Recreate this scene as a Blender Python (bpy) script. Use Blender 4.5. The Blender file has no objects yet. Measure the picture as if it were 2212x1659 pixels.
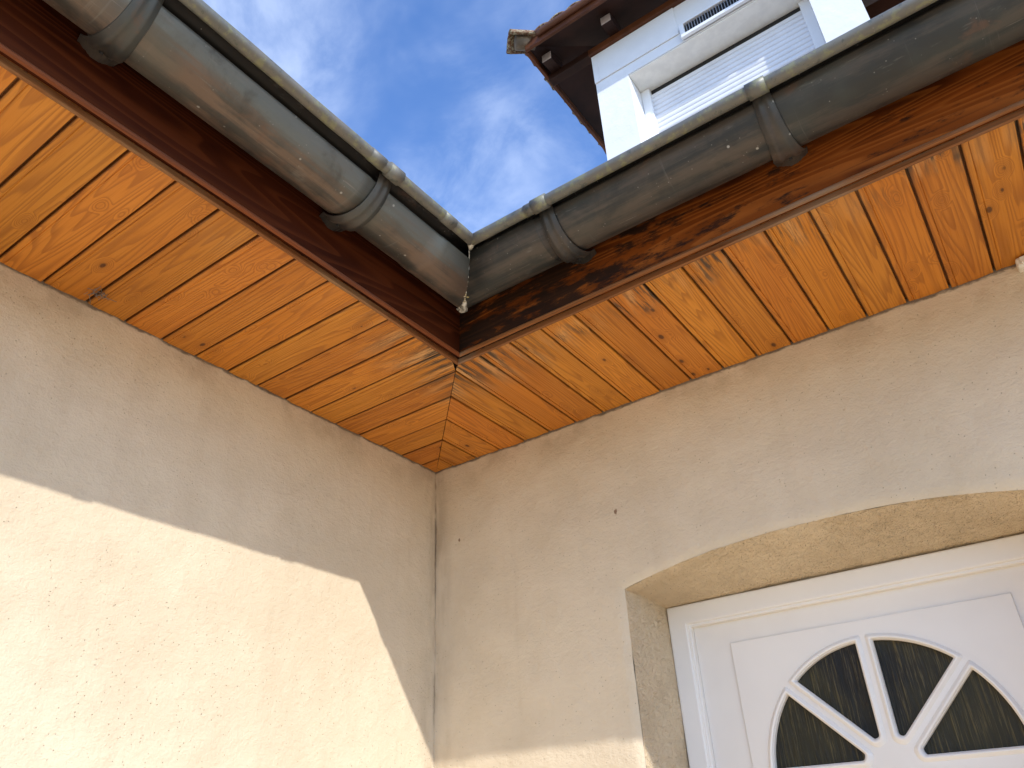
import bpy, bmesh, math, random
from mathutils import Vector, Matrix, noise
random.seed(7)
SC = bpy.context.scene
COL = SC.collection
S = 1.10            # metres per unit (one unit = camera to soffit height)
EYE = 1.55          # camera height above the ground
R_ = math.radians

# ------------------------------------------------------------------ camera
yaw, pitch, roll = -0.5948, 0.5402, -0.0517
CX, CY = 1.4205, -1.6599
fwd = Vector((math.sin(yaw)*math.cos(pitch), math.cos(yaw)*math.cos(pitch), math.sin(pitch)))
right = fwd.cross(Vector((0, 0, 1))).normalized()
up = right.cross(fwd)
r2 = right*math.cos(roll)+up*math.sin(roll)
u2 = -right*math.sin(roll)+up*math.cos(roll)
cam_d = bpy.data.cameras.new("camera")
cam = bpy.data.objects.new("camera", cam_d)
COL.objects.link(cam)
M = Matrix((r2, u2, -fwd)).transposed().to_4x4()
M.translation = Vector((CX*S, CY*S, EYE))
cam.matrix_world = M
cam_d.sensor_width = 36
cam_d.lens = 1675.25/2212*36
cam_d.clip_start = 0.02
cam_d.clip_end = 2000
SC.camera = cam

# ------------------------------------------------------------------ sky and sun
SUN = Vector((1.0, -0.559, 0.761)).normalized()
world = bpy.data.worlds.new("World")
SC.world = world
world.use_nodes = True
wn, wl = world.node_tree.nodes, world.node_tree.links
wn.clear()
w_out = wn.new('ShaderNodeOutputWorld')
w_bg = wn.new('ShaderNodeBackground')
w_bg.inputs['Strength'].default_value = 0.15
w_sky = wn.new('ShaderNodeTexSky')
w_sky.sky_type = 'NISHITA'
w_sky.sun_disc = False
w_sky.sun_elevation = math.asin(SUN.z)
w_sky.sun_rotation = math.atan2(SUN.x, SUN.y)
w_sky.air_density = 1.0
w_sky.dust_density = 0.6
w_sky.ozone_density = 1.6
w_tc = wn.new('ShaderNodeTexCoord')
w_sep = wn.new('ShaderNodeSeparateXYZ')
wl.new(w_tc.outputs['Generated'], w_sep.inputs[0])
def wmath(op, a, b=None, clamp=False):
    n = wn.new('ShaderNodeMath'); n.operation = op; n.use_clamp = clamp
    for i, v in enumerate((a, b)):
        if v is None: continue
        if isinstance(v, (int, float)): n.inputs[i].default_value = v
        else: wl.new(v, n.inputs[i])
    return n.outputs[0]
zz = wmath('MAXIMUM', wmath('ADD', w_sep.outputs[2], 0.12), 0.05)
w_comb = wn.new('ShaderNodeCombineXYZ')
wl.new(wmath('DIVIDE', w_sep.outputs[0], zz), w_comb.inputs[0])
wl.new(wmath('DIVIDE', w_sep.outputs[1], zz), w_comb.inputs[1])
def wnoise(scale, detail, rough, dist, stretch, rz, off=(0, 0, 0)):
    mp = wn.new('ShaderNodeMapping')
    mp.inputs['Scale'].default_value = stretch
    mp.inputs['Rotation'].default_value = (0, 0, rz)
    mp.inputs['Location'].default_value = off
    wl.new(w_comb.outputs[0], mp.inputs[0])
    n = wn.new('ShaderNodeTexNoise')
    n.inputs['Scale'].default_value = scale
    n.inputs['Detail'].default_value = detail
    n.inputs['Roughness'].default_value = rough
    n.inputs['Distortion'].default_value = dist
    wl.new(mp.outputs[0], n.inputs['Vector'])
    return n.outputs[0]
wisps = wnoise(4.0, 9, 0.60, 0.35, (1.0, 1.5, 1), 0.6, (6.3, 3.9, 0))
veil = wnoise(2.2, 5, 0.55, 0.4, (1, 1.1, 1), 0.3, (1.0, 5.2, 0))
def wramp(v, a, b):
    mr = wn.new('ShaderNodeMapRange'); mr.interpolation_type = 'SMOOTHSTEP'
    wl.new(v, mr.inputs[0]); mr.inputs[1].default_value = a; mr.inputs[2].default_value = b
    return mr.outputs[0]
cl = wmath('MULTIPLY', wramp(wisps, 0.38, 0.70), wramp(veil, 0.30, 0.60))
cl = wmath('ADD', wmath('MULTIPLY', cl, 0.36), wmath('MULTIPLY', wramp(veil, 0.3, 0.75), 0.04), True)
w_tint = wn.new('ShaderNodeMix'); w_tint.data_type = 'RGBA'; w_tint.blend_type = 'MULTIPLY'
w_tint.inputs[0].default_value = 1.0
wl.new(w_sky.outputs[0], w_tint.inputs[6])
w_tint.inputs[7].default_value = (0.80, 1.08, 1.50, 1)
w_mix = wn.new('ShaderNodeMix'); w_mix.data_type = 'RGBA'
wl.new(cl, w_mix.inputs[0])
wl.new(w_tint.outputs[2], w_mix.inputs[6])
w_mix.inputs[7].default_value = (5.6, 6.3, 7.6, 1)
wl.new(w_mix.outputs[2], w_bg.inputs['Color'])
wl.new(w_bg.outputs[0], w_out.inputs[0])

sun_d = bpy.data.lights.new("sun", 'SUN')
sun_d.energy = 2.75
sun_d.angle = R_(0.5)
sun_d.color = (1.0, 0.972, 0.93)
sun = bpy.data.objects.new("sun", sun_d)
COL.objects.link(sun)
sun.location = (8, -5, 9)
sun.rotation_euler = SUN.to_track_quat('Z', 'Y').to_euler()

SC.view_settings.view_transform = 'Standard'
SC.view_settings.look = 'None'
SC.view_settings.exposure = 0.62
SC.view_settings.gamma = 1.0
SC.view_settings.use_curve_mapping = False
SC.render.engine = 'CYCLES'
SC.cycles.max_bounces = 10
SC.cycles.diffuse_bounces = 6

# ------------------------------------------------------------------ helpers
def W(x, y, z):            # scene units -> metres
    return Vector((x*S, y*S, z*S+EYE))
FK = 0.89                  # the upper storey stands at this fraction of its measured-at-two-units distance
def F(x, y, z):
    return W(CX+(x-CX)*FK, CY+(y-CY)*FK, z*FK)

def empty(name, loc, label, cat, group=None):
    o = bpy.data.objects.new(name, None)
    o.empty_display_size = 0.2
    o.location = loc
    COL.objects.link(o)
    o['label'] = label; o['category'] = cat
    if group: o['group'] = group
    return o

def wloc(o):
    p = Vector((0, 0, 0))
    while o:
        p += o.location; o = o.parent
    return p

def mesh(name, verts, faces, mat, parent=None, smooth=False, attrs=None, loc=None, label=None):
    me = bpy.data.meshes.new(name)
    base = loc if loc is not None else Vector((0, 0, 0))
    if parent: base = wloc(parent)
    me.from_pydata([tuple(Vector(v)-base) for v in verts], [], faces)
    o = bpy.data.objects.new(name, me)
    COL.objects.link(o)
    if parent: o.parent = parent
    elif loc is not None: o.location = loc
    if mat: me.materials.append(mat)
    if smooth: me.polygons.foreach_set('use_smooth', [True]*len(me.polygons))
    if attrs:
        for an, (kind, dom, data) in attrs.items():
            a = me.attributes.new(an, kind, dom)
            flat = [c for d in data for c in d] if kind == 'FLOAT_VECTOR' else data
            a.data.foreach_set('vector' if kind == 'FLOAT_VECTOR' else 'value', flat)
    if label: o['label'] = label
    me.update()
    return o

class MB:
    def __init__(s, T=W): s.v = []; s.f = []; s.T = T
    def add(s, vs, fs):
        b = len(s.v); s.v += [s.T(*v) for v in vs]; s.f += [tuple(b+i for i in f) for f in fs]
    def box(s, x0, x1, y0, y1, z0, z1):
        s.add([(x0,y0,z0),(x1,y0,z0),(x1,y1,z0),(x0,y1,z0),(x0,y0,z1),(x1,y0,z1),(x1,y1,z1),(x0,y1,z1)],
              [(0,3,2,1),(4,5,6,7),(0,1,5,4),(1,2,6,5),(2,3,7,6),(3,0,4,7)])
    def prism(s, prof, axis, a, b, cap=True):
        """prof: list of 2D points; axis 'x': (y,z) points; axis 'y': (x,z) points; a,b: floats or functions of the profile's first coord"""
        fa = a if callable(a) else (lambda q: a)
        fb = b if callable(b) else (lambda q: b)
        n = len(prof)
        if axis == 'x':
            vs = [(fa(p[0]), p[0], p[1]) for p in prof]+[(fb(p[0]), p[0], p[1]) for p in prof]
        elif axis == 'y':
            vs = [(p[0], fa(p[0]), p[1]) for p in prof]+[(p[0], fb(p[0]), p[1]) for p in prof]
        else:
            vs = [(p[0], p[1], fa(p[0])) for p in prof]+[(p[0], p[1], fb(p[0])) for p in prof]
        fs = [(i, (i+1) % n, (i+1) % n+n, i+n) for i in range(n)]
        if cap: fs += [tuple(range(n))[::-1], tuple(range(n, 2*n))]
        s.add(vs, fs)
    def tube(s, pts, rad, seg=10, cap=True):
        rings = []
        for i, p in enumerate(pts):
            p = Vector(p)
            t = (Vector(pts[min(i+1, len(pts)-1)])-Vector(pts[max(i-1, 0)])).normalized()
            a = t.orthogonal().normalized()
            if i and ref is not None:
                a = (ref-t*ref.dot(t)).normalized()
            ref = a
            b = t.cross(a)
            r = rad[i] if isinstance(rad, (list, tuple)) else rad
            rings.append([tuple(p+(a*math.cos(2*math.pi*k/seg)+b*math.sin(2*math.pi*k/seg))*r) for k in range(seg)])
        vs = [v for r in rings for v in r]
        fs = []
        for i in range(len(pts)-1):
            for k in range(seg):
                k2 = (k+1) % seg
                fs.append((i*seg+k, i*seg+k2, (i+1)*seg+k2, (i+1)*seg+k))
        if cap: fs += [tuple(range(seg))[::-1], tuple((len(pts)-1)*seg+k for k in range(seg))]
        s.add(vs, fs)
    def out(s, name, mat, parent=None, smooth=False, bevel=0, label=None, loc=None, segs=2):
        o = mesh(name, s.v, s.f, mat, parent, smooth, label=label, loc=loc)
        bm = bmesh.new(); bm.from_mesh(o.data)
        bmesh.ops.recalc_face_normals(bm, faces=bm.faces)
        bm.to_mesh(o.data); bm.free()
        if smooth: o.data.polygons.foreach_set('use_smooth', [True]*len(o.data.polygons))
        if bevel:
            m = o.modifiers.new('bevel', 'BEVEL'); m.width = bevel; m.segments = segs
            m.limit_method = 'ANGLE'; m.angle_limit = R_(35)
        return o

# ------------------------------------------------------------------ materials
class NT:
    def __init__(s, name):
        s.m = bpy.data.materials.new(name); s.m.use_nodes = True
        s.n = s.m.node_tree.nodes; s.l = s.m.node_tree.links
        s.b = s.n['Principled BSDF']
    def link(s, v, sock):
        if isinstance(v, (int, float)): sock.default_value = v
        elif isinstance(v, tuple):
            sock.default_value = v if len(v) == len(sock.default_value) else (*v, 1)
        else: s.l.new(v, sock)
    def pos(s): return s.n.new('ShaderNodeNewGeometry').outputs['Position']
    def attr(s, a): n = s.n.new('ShaderNodeAttribute'); n.attribute_name = a; return n.outputs['Vector']
    def sep(s, v): n = s.n.new('ShaderNodeSeparateXYZ'); s.link(v, n.inputs[0]); return n.outputs
    def comb(s, x, y, z):
        n = s.n.new('ShaderNodeCombineXYZ')
        for i, v in enumerate((x, y, z)): s.link(v, n.inputs[i])
        return n.outputs[0]
    def mapv(s, v, scale=(1, 1, 1), loc=(0, 0, 0), rot=(0, 0, 0)):
        n = s.n.new('ShaderNodeMapping'); s.link(v, n.inputs[0])
        n.inputs['Scale'].default_value = scale; n.inputs['Location'].default_value = loc; n.inputs['Rotation'].default_value = rot
        return n.outputs[0]
    def noise(s, v, scale, detail=3, rough=0.5, dist=0, out=0):
        n = s.n.new('ShaderNodeTexNoise'); s.link(v, n.inputs['Vector'])
        n.inputs['Scale'].default_value = scale; n.inputs['Detail'].default_value = detail
        n.inputs['Roughness'].default_value = rough; n.inputs['Distortion'].default_value = dist
        return n.outputs[out]
    def vor(s, v, scale, rnd=1, feature='F1', out='Distance'):
        n = s.n.new('ShaderNodeTexVoronoi'); s.link(v, n.inputs['Vector'])
        n.feature = feature
        n.inputs['Scale'].default_value = scale; n.inputs['Randomness'].default_value = rnd
        return n.outputs[out]
    def ma(s, op, a, b=None, c=None, clamp=False):
        n = s.n.new('ShaderNodeMath'); n.operation = op; n.use_clamp = clamp
        for i, v in enumerate((a, b, c)):
            if v is not None: s.link(v, n.inputs[i])
        return n.outputs[0]
    def rng(s, v, a, b, c=0, d=1, smooth=True):
        n = s.n.new('ShaderNodeMapRange'); s.link(v, n.inputs[0])
        if smooth: n.interpolation_type = 'SMOOTHSTEP'
        for i, q in zip((1, 2, 3, 4), (a, b, c, d)): s.link(q, n.inputs[i])
        return n.outputs[0]
    def mix(s, f, a, b, mode='MIX'):
        n = s.n.new('ShaderNodeMix'); n.data_type = 'RGBA'; n.blend_type = mode
        s.link(f, n.inputs[0]); s.link(a, n.inputs[6]); s.link(b, n.inputs[7])
        return n.outputs[2]
    def bump(s, h, strength, dist, prev=None):
        n = s.n.new('ShaderNodeBump'); s.link(h, n.inputs['Height'])
        n.inputs['Strength'].default_value = strength; n.inputs['Distance'].default_value = dist
        if prev is not None: s.l.new(prev, n.inputs['Normal'])
        return n.outputs[0]
    def fin(s, col=None, rough=None, normal=None, metal=None, spec=None, **kw):
        if col is not None: s.link(col, s.b.inputs['Base Color'])
        if rough is not None: s.link(rough, s.b.inputs['Roughness'])
        if normal is not None: s.link(normal, s.b.inputs['Normal'])
        if metal is not None: s.link(metal, s.b.inputs['Metallic'])
        if spec is not None: s.link(spec, s.b.inputs['Specular IOR Level'])
        return s.m

BLEM = ((0.5912, 0.7150), (0.0883, 0.7625))
def render_mat(name, c1, c2, grain, pit=0.5, rough_scale=1.0, dirt=True):
    t = NT(name); p = t.pos()
    big = t.noise(p, 1.3, 4, 0.55)
    med = t.noise(p, 9, 4, 0.6)
    col = t.mix(t.rng(t.ma('ADD', t.ma('MULTIPLY', big, 0.65), t.ma('MULTIPLY', med, 0.35)), 0.36, 0.64), c1, c2)
    fine = t.noise(p, 210/rough_scale, 3, 0.6)
    trow = t.noise(t.mapv(p, (1, 1, 1.5)), 46/rough_scale, 4, 0.6, 0.3)
    # small pits in the render, a few of them dark
    vd = t.vor(p, 95, 1)
    vc = t.sep(t.vor(p, 95, 1, out='Color'))
    pitm = t.ma('MULTIPLY', t.rng(vd, 0.05, 0.17, 1, 0), t.rng(vc[0], 0.72, 0.76))
    pitd = t.ma('MULTIPLY', pitm, pit)
    col = t.mix(pitd, col, (0.10, 0.075, 0.045))
    if dirt:
        s = t.sep(p)
        # grime line in the inner corner between both walls
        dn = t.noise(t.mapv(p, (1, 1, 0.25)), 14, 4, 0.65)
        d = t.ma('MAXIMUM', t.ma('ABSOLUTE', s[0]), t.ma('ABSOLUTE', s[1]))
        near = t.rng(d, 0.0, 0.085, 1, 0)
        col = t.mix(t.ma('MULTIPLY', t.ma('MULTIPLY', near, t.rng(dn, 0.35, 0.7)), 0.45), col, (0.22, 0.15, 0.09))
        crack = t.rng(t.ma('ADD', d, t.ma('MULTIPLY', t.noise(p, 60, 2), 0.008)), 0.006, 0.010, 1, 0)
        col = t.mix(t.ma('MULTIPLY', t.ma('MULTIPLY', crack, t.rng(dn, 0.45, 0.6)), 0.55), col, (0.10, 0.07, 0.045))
        # dirty open joint just under the boards
        jn = t.noise(t.mapv(p, (1, 1, 3)), 16, 5, 0.7)
        jt = t.rng(t.ma('ADD', s[2], t.ma('MULTIPLY', t.ma('SUBTRACT', jn, 0.5), 0.024)), EYE+S-0.010, EYE+S-0.003)
        col = t.mix(t.ma('MULTIPLY', jt, 0.8), col, (0.07, 0.045, 0.03))
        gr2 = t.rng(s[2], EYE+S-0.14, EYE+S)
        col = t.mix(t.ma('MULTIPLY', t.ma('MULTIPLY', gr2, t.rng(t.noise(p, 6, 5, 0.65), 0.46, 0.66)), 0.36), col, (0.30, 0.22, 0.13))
        # two small brown blemishes on the right wall
        for bx, bz_, br in ((BLEM[0][0], BLEM[0][1], 0.006), (BLEM[1][0], BLEM[1][1], 0.0045)):
            dx = t.ma('SUBTRACT', s[0], bx*S); dz = t.ma('MULTIPLY', t.ma('SUBTRACT', s[2], bz_*S+EYE), 0.6)
            dd = t.ma('SQRT', t.ma('ADD', t.ma('MULTIPLY', dx, dx), t.ma('MULTIPLY', dz, dz)))
            dd = t.ma('ADD', dd, t.ma('MULTIPLY', t.ma('SUBTRACT', t.noise(p, 150, 2), 0.5), 0.006))
            onb = t.rng(s[1], -0.02, -0.015)
            col = t.mix(t.ma('MULTIPLY', t.ma('MULTIPLY', t.rng(dd, br*0.5, br, 1, 0), onb), 0.8), col, (0.16, 0.07, 0.035))
        # faint vertical water marks
        wv = t.noise(t.mapv(p, (5, 5, 0.35)), 2.2, 4, 0.6)
        col = t.mix(t.ma('MULTIPLY', t.rng(wv, 0.52, 0.75), 0.15), col, (0.40, 0.30, 0.19))
    nb = t.bump(fine, 0.35*grain, 0.004)
    nb = t.bump(trow, 0.45*grain, 0.005, nb)
    nb = t.bump(t.ma('MULTIPLY', pitm, -1), 0.5, 0.003, nb)
    nb = t.bump(med, 0.25, 0.02, nb)
    return t.fin(col, 0.93, nb, spec=0.2)

M_wall = render_mat('cream_render', (0.590, 0.485, 0.340), (0.670, 0.560, 0.405), 1.1)
M_reveal = render_mat('sandy_render', (0.64, 0.49, 0.31), (0.84, 0.67, 0.45), 5.5, 1.0, 1.0, False)
M_upper = render_mat('white_render', (0.74, 0.74, 0.74), (0.80, 0.80, 0.80), 0.3, 0.0, 1.0, False)

def pine_mat(name, dark, mid, light, K=34, stains=False):
    t = NT(name); g = t.attr('grain'); p = t.pos(); s = t.sep(g)
    # knots: sparse cells in board space
    kv = t.mapv(g, (8.5, 17.0, 1.0))
    kd = t.vor(kv, 1.0, 1)
    kc = t.sep(t.vor(kv, 1.0, 1, out='Color'))
    pick = t.rng(kc[0], 0.10, 0.12)
    knot = t.ma('MULTIPLY', t.rng(kd, t.ma('MULTIPLY', kc[1], 0.07), t.ma('ADD', t.ma('MULTIPLY', kc[1], 0.10), 0.035), 1, 0), pick)
    halo = t.ma('MULTIPLY', t.rng(kd, 0.02, 0.36, 1, 0), pick)
    base = t.noise(t.mapv(g, (0.55, 10.0, 1.0)), 1.0, 2, 0.4, 0.15)
    field = t.ma('ADD', base, t.ma('MULTIPLY', halo, 0.16))
    ring = t.ma('FRACT', t.ma('MULTIPLY', field, float(K)))
    late = t.ma('MULTIPLY', t.rng(ring, 0.35, 0.88), t.rng(ring, 0.90, 1.0, 1, 0))
    fib = t.noise(t.mapv(g, (5, 190, 1)), 1.0, 3, 0.6)
    cl_ = t.noise(t.mapv(g, (1.6, 5, 1)), 1.0, 3, 0.5)
    col = t.mix(t.rng(cl_, 0.3, 0.7), mid, light)
    col = t.mix(t.ma('MULTIPLY', late, 0.56), col, dark)
    col = t.mix(t.ma('MULTIPLY', t.rng(fib, 0.45, 0.72), 0.42), col, dark)
    col = t.mix(t.ma('MULTIPLY', halo, 0.35), col, dark)
    col = t.mix(t.ma('MULTIPLY', knot, 0.85), col, (0.07, 0.025, 0.010))
    # board-to-board tone
    tone = t.ma('FRACT', t.ma('MULTIPLY', s[2], 0.371))
    hsv = t.n.new('ShaderNodeHueSaturation')
    t.link(t.rng(tone, 0, 1, 0.89, 1.10, False), hsv.inputs['Value'])
    t.link(t.rng(t.ma('FRACT', t.ma('MULTIPLY', s[2], 0.713)), 0, 1, 0.496, 0.503, False), hsv.inputs['Hue'])
    t.link(col, hsv.inputs['Color']); col = hsv.outputs[0]
    if stains:
        # dirt and old varnish gathered along each groove
        ga = t.n.new('ShaderNodeAttribute'); ga.attribute_name = 'groove'
        gw = t.ma('ADD', t.ma('ABSOLUTE', ga.outputs['Fac']), t.ma('MULTIPLY', t.ma('SUBTRACT', t.noise(t.mapv(g, (14, 1, 1)), 1.0, 4, 0.6), 0.5), 0.0035))
        col = t.mix(t.ma('MULTIPLY', t.rng(gw, 0.0022, 0.0054, 1, 0), 0.72), col, (0.045, 0.014, 0.006))
        q = t.sep(p)
        ox, oy = q[0], t.ma('MULTIPLY', q[1], -1)
        o_ = t.ma('MINIMUM', ox, oy)           # distance out from the nearer wall
        edge = t.rng(t.ma('ADD', o_, t.ma('MULTIPLY', t.noise(t.mapv(g, (2, 30, 1)), 1.0, 3, 0.5), 0.09)), 0.37, 0.47)
        corner = t.rng(t.ma('MAXIMUM', ox, oy), 0.98, 0.50)
        sn = t.noise(t.mapv(g, (5, 70, 1)), 1.0, 6, 0.72)
        sb = t.noise(p, 5.5, 3, 0.5)
        # right-hand boards are more weathered than the left-hand ones
        side = t.rng(t.ma('SUBTRACT', ox, oy), -0.05, 0.25, 0.10, 1.0)
        bsel = t.rng(t.ma('FRACT', t.ma('MULTIPLY', s[2], 0.437)), 0.40, 0.70, 0.30, 1.0)
        amt = t.ma('MULTIPLY', edge, t.ma('MULTIPLY', t.ma('MULTIPLY', side, bsel), t.rng(sb, 0.38, 0.54)))
        cn = t.ma('ADD', t.ma('MAXIMUM', ox, oy), t.ma('MULTIPLY', t.ma('SUBTRACT', t.noise(t.mapv(g, (3, 14, 1)), 1.0, 3, 0.5), 0.5), 0.35))
        amt = t.ma('MAXIMUM', amt, t.ma('MULTIPLY', t.rng(o_, 0.27, 0.46), t.rng(cn, 0.80, 0.56)))
        col = t.mix(t.ma('MULTIPLY', t.ma('MULTIPLY', amt, t.rng(t.noise(t.mapv(g, (3, 22, 1), (5, 2, 3)), 1.0, 3, 0.5), 0.48, 0.62)), 0.55), col, (0.70, 0.44, 0.20))
        col = t.mix(t.ma('MULTIPLY', amt, t.rng(sn, 0.46, 0.58)), col, (0.085, 0.052, 0.030))
    nb = t.bump(fib, 0.25, 0.0015)
    nb = t.bump(late, 0.2, 0.0012, nb)
    return t.fin(col, t.rng(fib, 0.3, 0.7, 0.42, 0.6), nb, spec=0.35)

M_soffit = pine_mat('varnished_pine', (0.30, 0.095, 0.014), (0.54, 0.19, 0.020), (0.62, 0.245, 0.031), stains=True)

def fascia_mat(name, worn):
    t = NT(name); g = t.attr('grain'); p = t.pos()
    fib = t.noise(t.mapv(g, (2.2, 120, 1)), 1.0, 4, 0.65)
    fld = t.noise(t.mapv(g, (0.5, 6, 1)), 1.0, 2, 0.45, 0.3)
    ring = t.ma('FRACT', t.ma('MULTIPLY', fld, 30.0))
    late = t.ma('MULTIPLY', t.rng(ring, 0.35, 0.9), t.rng(ring, 0.90, 1, 1, 0))
    blot = t.noise(t.mapv(g, (3, 9, 1)), 1.0, 4, 0.6)
    if worn:
        c1, c2, c3 = (0.055, 0.013, 0.0025), (0.17, 0.042, 0.006), (0.36, 0.11, 0.02)
    else:
        c1, c2, c3 = (0.024, 0.0052, 0.0018), (0.050, 0.011, 0.0036), (0.12, 0.030, 0.009)
    col = t.mix(t.rng(blot, 0.35, 0.60), c1, c2)
    col = t.mix(t.ma('MULTIPLY', late, 0.45), col, c3)
    col = t.mix(t.ma('MULTIPLY', t.rng(fib, 0.5, 0.75), 0.5), col, (0.03, 0.010, 0.005))
    q = t.sep(p)
    if worn:
        # black mould near the inner corner and in blotches along the board
        cr = t.rng(q[0], 1.7, 0.50)
        sp = t.noise(t.mapv(g, (9, 30, 1)), 1.0, 5, 0.7)
        m = t.rng(t.ma('ADD', sp, t.ma('MULTIPLY', cr, 0.21)), 0.56, 0.70)
        col = t.mix(t.ma('MULTIPLY', m, 0.9), col, (0.012, 0.009, 0.007))
    nb = t.bump(fib, 0.3, 0.002)
    return t.fin(col, t.rng(blot, 0.3, 0.7, 0.5, 0.7), nb, spec=0.06)
M_fasciaA = fascia_mat('dark_stained_board', False)
M_fasciaB = fascia_mat('weathered_stained_board', True)

def trim_mat(name, c1, c2, grey):
    t = NT(name); g = t.attr('grain')
    fib = t.noise(t.mapv(g, (3, 160, 1)), 1.0, 4, 0.65)
    wr = t.noise(t.mapv(g, (2.5, 14, 1)), 1.0, 4, 0.6)
    col = t.mix(t.rng(fib, 0.3, 0.7), c1, c2)
    col = t.mix(t.ma('MULTIPLY', t.rng(wr, 0.50, 0.66), 0.7), col, grey)
    return t.fin(col, 0.6, t.bump(fib, 0.3, 0.002), spec=0.12)
M_trimA = trim_mat('board_edge_brown', (0.17, 0.065, 0.024), (0.28, 0.12, 0.045), (0.33, 0.21, 0.11))
M_lipA = trim_mat('moulding_brown', (0.13, 0.036, 0.012), (0.24, 0.070, 0.022), (0.14, 0.05, 0.025))
M_lipB = trim_mat('moulding_worn', (0.14, 0.050, 0.016), (0.30, 0.115, 0.036), (0.23, 0.16, 0.10))
M_trimB = trim_mat('board_edge_weathered', (0.17, 0.07, 0.03), (0.30, 0.13, 0.05), (0.27, 0.20, 0.14))

def zinc_mat(name, rim=False, warm=0.5):
    t = NT(name); p = t.pos()
    g = t.attr('grain')
    a = t.noise(p, 8, 6, 0.65, 0.4); b = t.noise(p, 2.6, 4, 0.55)
    lg = t.noise(t.mapv(g, (2.2, 26, 1)), 1.0, 5, 0.65, 0.3)
    lf = t.noise(t.mapv(g, (5, 190, 1)), 1.0, 4, 0.7)
    c1, c2, c3 = (0.040, 0.040, 0.038), (0.112, 0.086, 0.069), (0.075, 0.084, 0.079)
    col = t.mix(t.rng(t.ma('ADD', t.ma('MULTIPLY', a, 0.4), t.ma('MULTIPLY', lg, 0.6)), 0.42, 0.57), c1, c2)
    col = t.mix(t.ma('MULTIPLY', t.rng(b, 0.5, 0.66), 0.8), col, c3)
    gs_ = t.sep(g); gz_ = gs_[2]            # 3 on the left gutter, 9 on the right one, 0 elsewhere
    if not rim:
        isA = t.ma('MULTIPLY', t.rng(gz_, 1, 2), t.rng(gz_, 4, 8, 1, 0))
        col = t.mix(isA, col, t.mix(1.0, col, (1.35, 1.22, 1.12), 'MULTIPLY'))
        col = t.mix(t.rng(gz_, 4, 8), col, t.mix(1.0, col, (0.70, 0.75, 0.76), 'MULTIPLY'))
        # shade painted near-black into the crease under the rolled rim
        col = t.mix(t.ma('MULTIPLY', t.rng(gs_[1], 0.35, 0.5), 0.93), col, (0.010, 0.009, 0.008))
        # grazing sunlight painted in along the upper flank of the left gutter
        pw = t.ma('ADD', gs_[1], t.ma('MULTIPLY', t.ma('SUBTRACT', lg, 0.5), 0.16))
        sun_strip = t.ma('MULTIPLY', t.ma('MULTIPLY', t.rng(pw, 0.095, 0.050), isA), t.rng(a, 0.25, 0.5))
        col = t.mix(t.ma('MULTIPLY', sun_strip, 0.8), col, (0.150, 0.166, 0.158))
    # lime runs, scratches and splashes
    scr = t.noise(t.mapv(p, (9, 9, 60)), 1.0, 4, 0.7)
    col = t.mix(t.ma('MULTIPLY', t.rng(scr, 0.60, 0.74), 0.35), col, (0.20, 0.19, 0.17))
    col = t.mix(t.ma('MULTIPLY', t.rng(lf, 0.60, 0.72), t.ma('MULTIPLY', t.rng(a, 0.45, 0.6), 0.6)), col, (0.24, 0.225, 0.20))
    drip = t.noise(t.mapv(g, (70, 3.0, 1)), 1.0, 4, 0.7)
    col = t.mix(t.ma('MULTIPLY', t.rng(drip, 0.60, 0.74), t.ma('MULTIPLY', t.rng(b, 0.42, 0.56), 0.45)), col, (0.19, 0.185, 0.17))
    vs_ = t.vor(p, 130, 1); vk = t.sep(t.vor(p, 130, 1, out='Color'))
    spk = t.ma('MULTIPLY', t.rng(vs_, 0.08, 0.22, 1, 0), t.rng(vk[0], 0.90, 0.92))
    col = t.mix(t.ma('MULTIPLY', spk, 0.55), col, (0.26, 0.25, 0.23))
    rust = t.noise(p, 12, 4, 0.65, 0.5)
    col = t.mix(t.ma('MULTIPLY', t.rng(rust, 0.60, 0.74), 0.5), col, (0.13, 0.070, 0.045))
    vd = t.vor(p, 36, 1); vc = t.sep(t.vor(p, 36, 1, out='Color'))
    spot = t.ma('MULTIPLY', t.rng(vd, 0.06, 0.13, 1, 0), t.rng(vc[1], 0.84, 0.86))
    col = t.mix(t.ma('MULTIPLY', spot, 0.6), col, (0.50, 0.50, 0.47))
    if rim:
        li = t.noise(t.mapv(p, (1, 1, 1)), 34, 5, 0.7)
        col = t.mix(0.5, col, (0.20, 0.195, 0.165))
        col = t.mix(t.ma('MULTIPLY', t.rng(li, 0.50, 0.62), 0.6), col, (0.22, 0.22, 0.11))
        col = t.mix(t.ma('MULTIPLY', t.rng(li, 0.36, 0.42, 1, 0), 0.7), col, (0.06, 0.07, 0.06))
    nb = t.bump(t.noise(p, 90, 4, 0.6), 0.12, 0.002)
    nb = t.bump(b, 0.35, 0.02, nb)
    return t.fin(col, t.rng(a, 0.3, 0.7, 0.42, 0.62), nb, metal=0.15 if rim else 0.30, spec=0.5)
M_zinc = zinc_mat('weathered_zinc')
M_rim = zinc_mat('lichened_zinc_rim', True)
def solder():
    t = NT('solder_and_lime'); p = t.pos()
    a = t.noise(p, 70, 4, 0.7)
    col = t.mix(t.rng(a, 0.36, 0.56), (0.15, 0.14, 0.11), (0.70, 0.68, 0.61))
    col = t.mix(t.rng(t.noise(p, 25, 2), 0.55, 0.66), col, (0.34, 0.28, 0.11))
    return t.fin(col, 0.6, t.bump(a, 0.6, 0.004), metal=0.2)
M_solder = solder()

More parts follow.
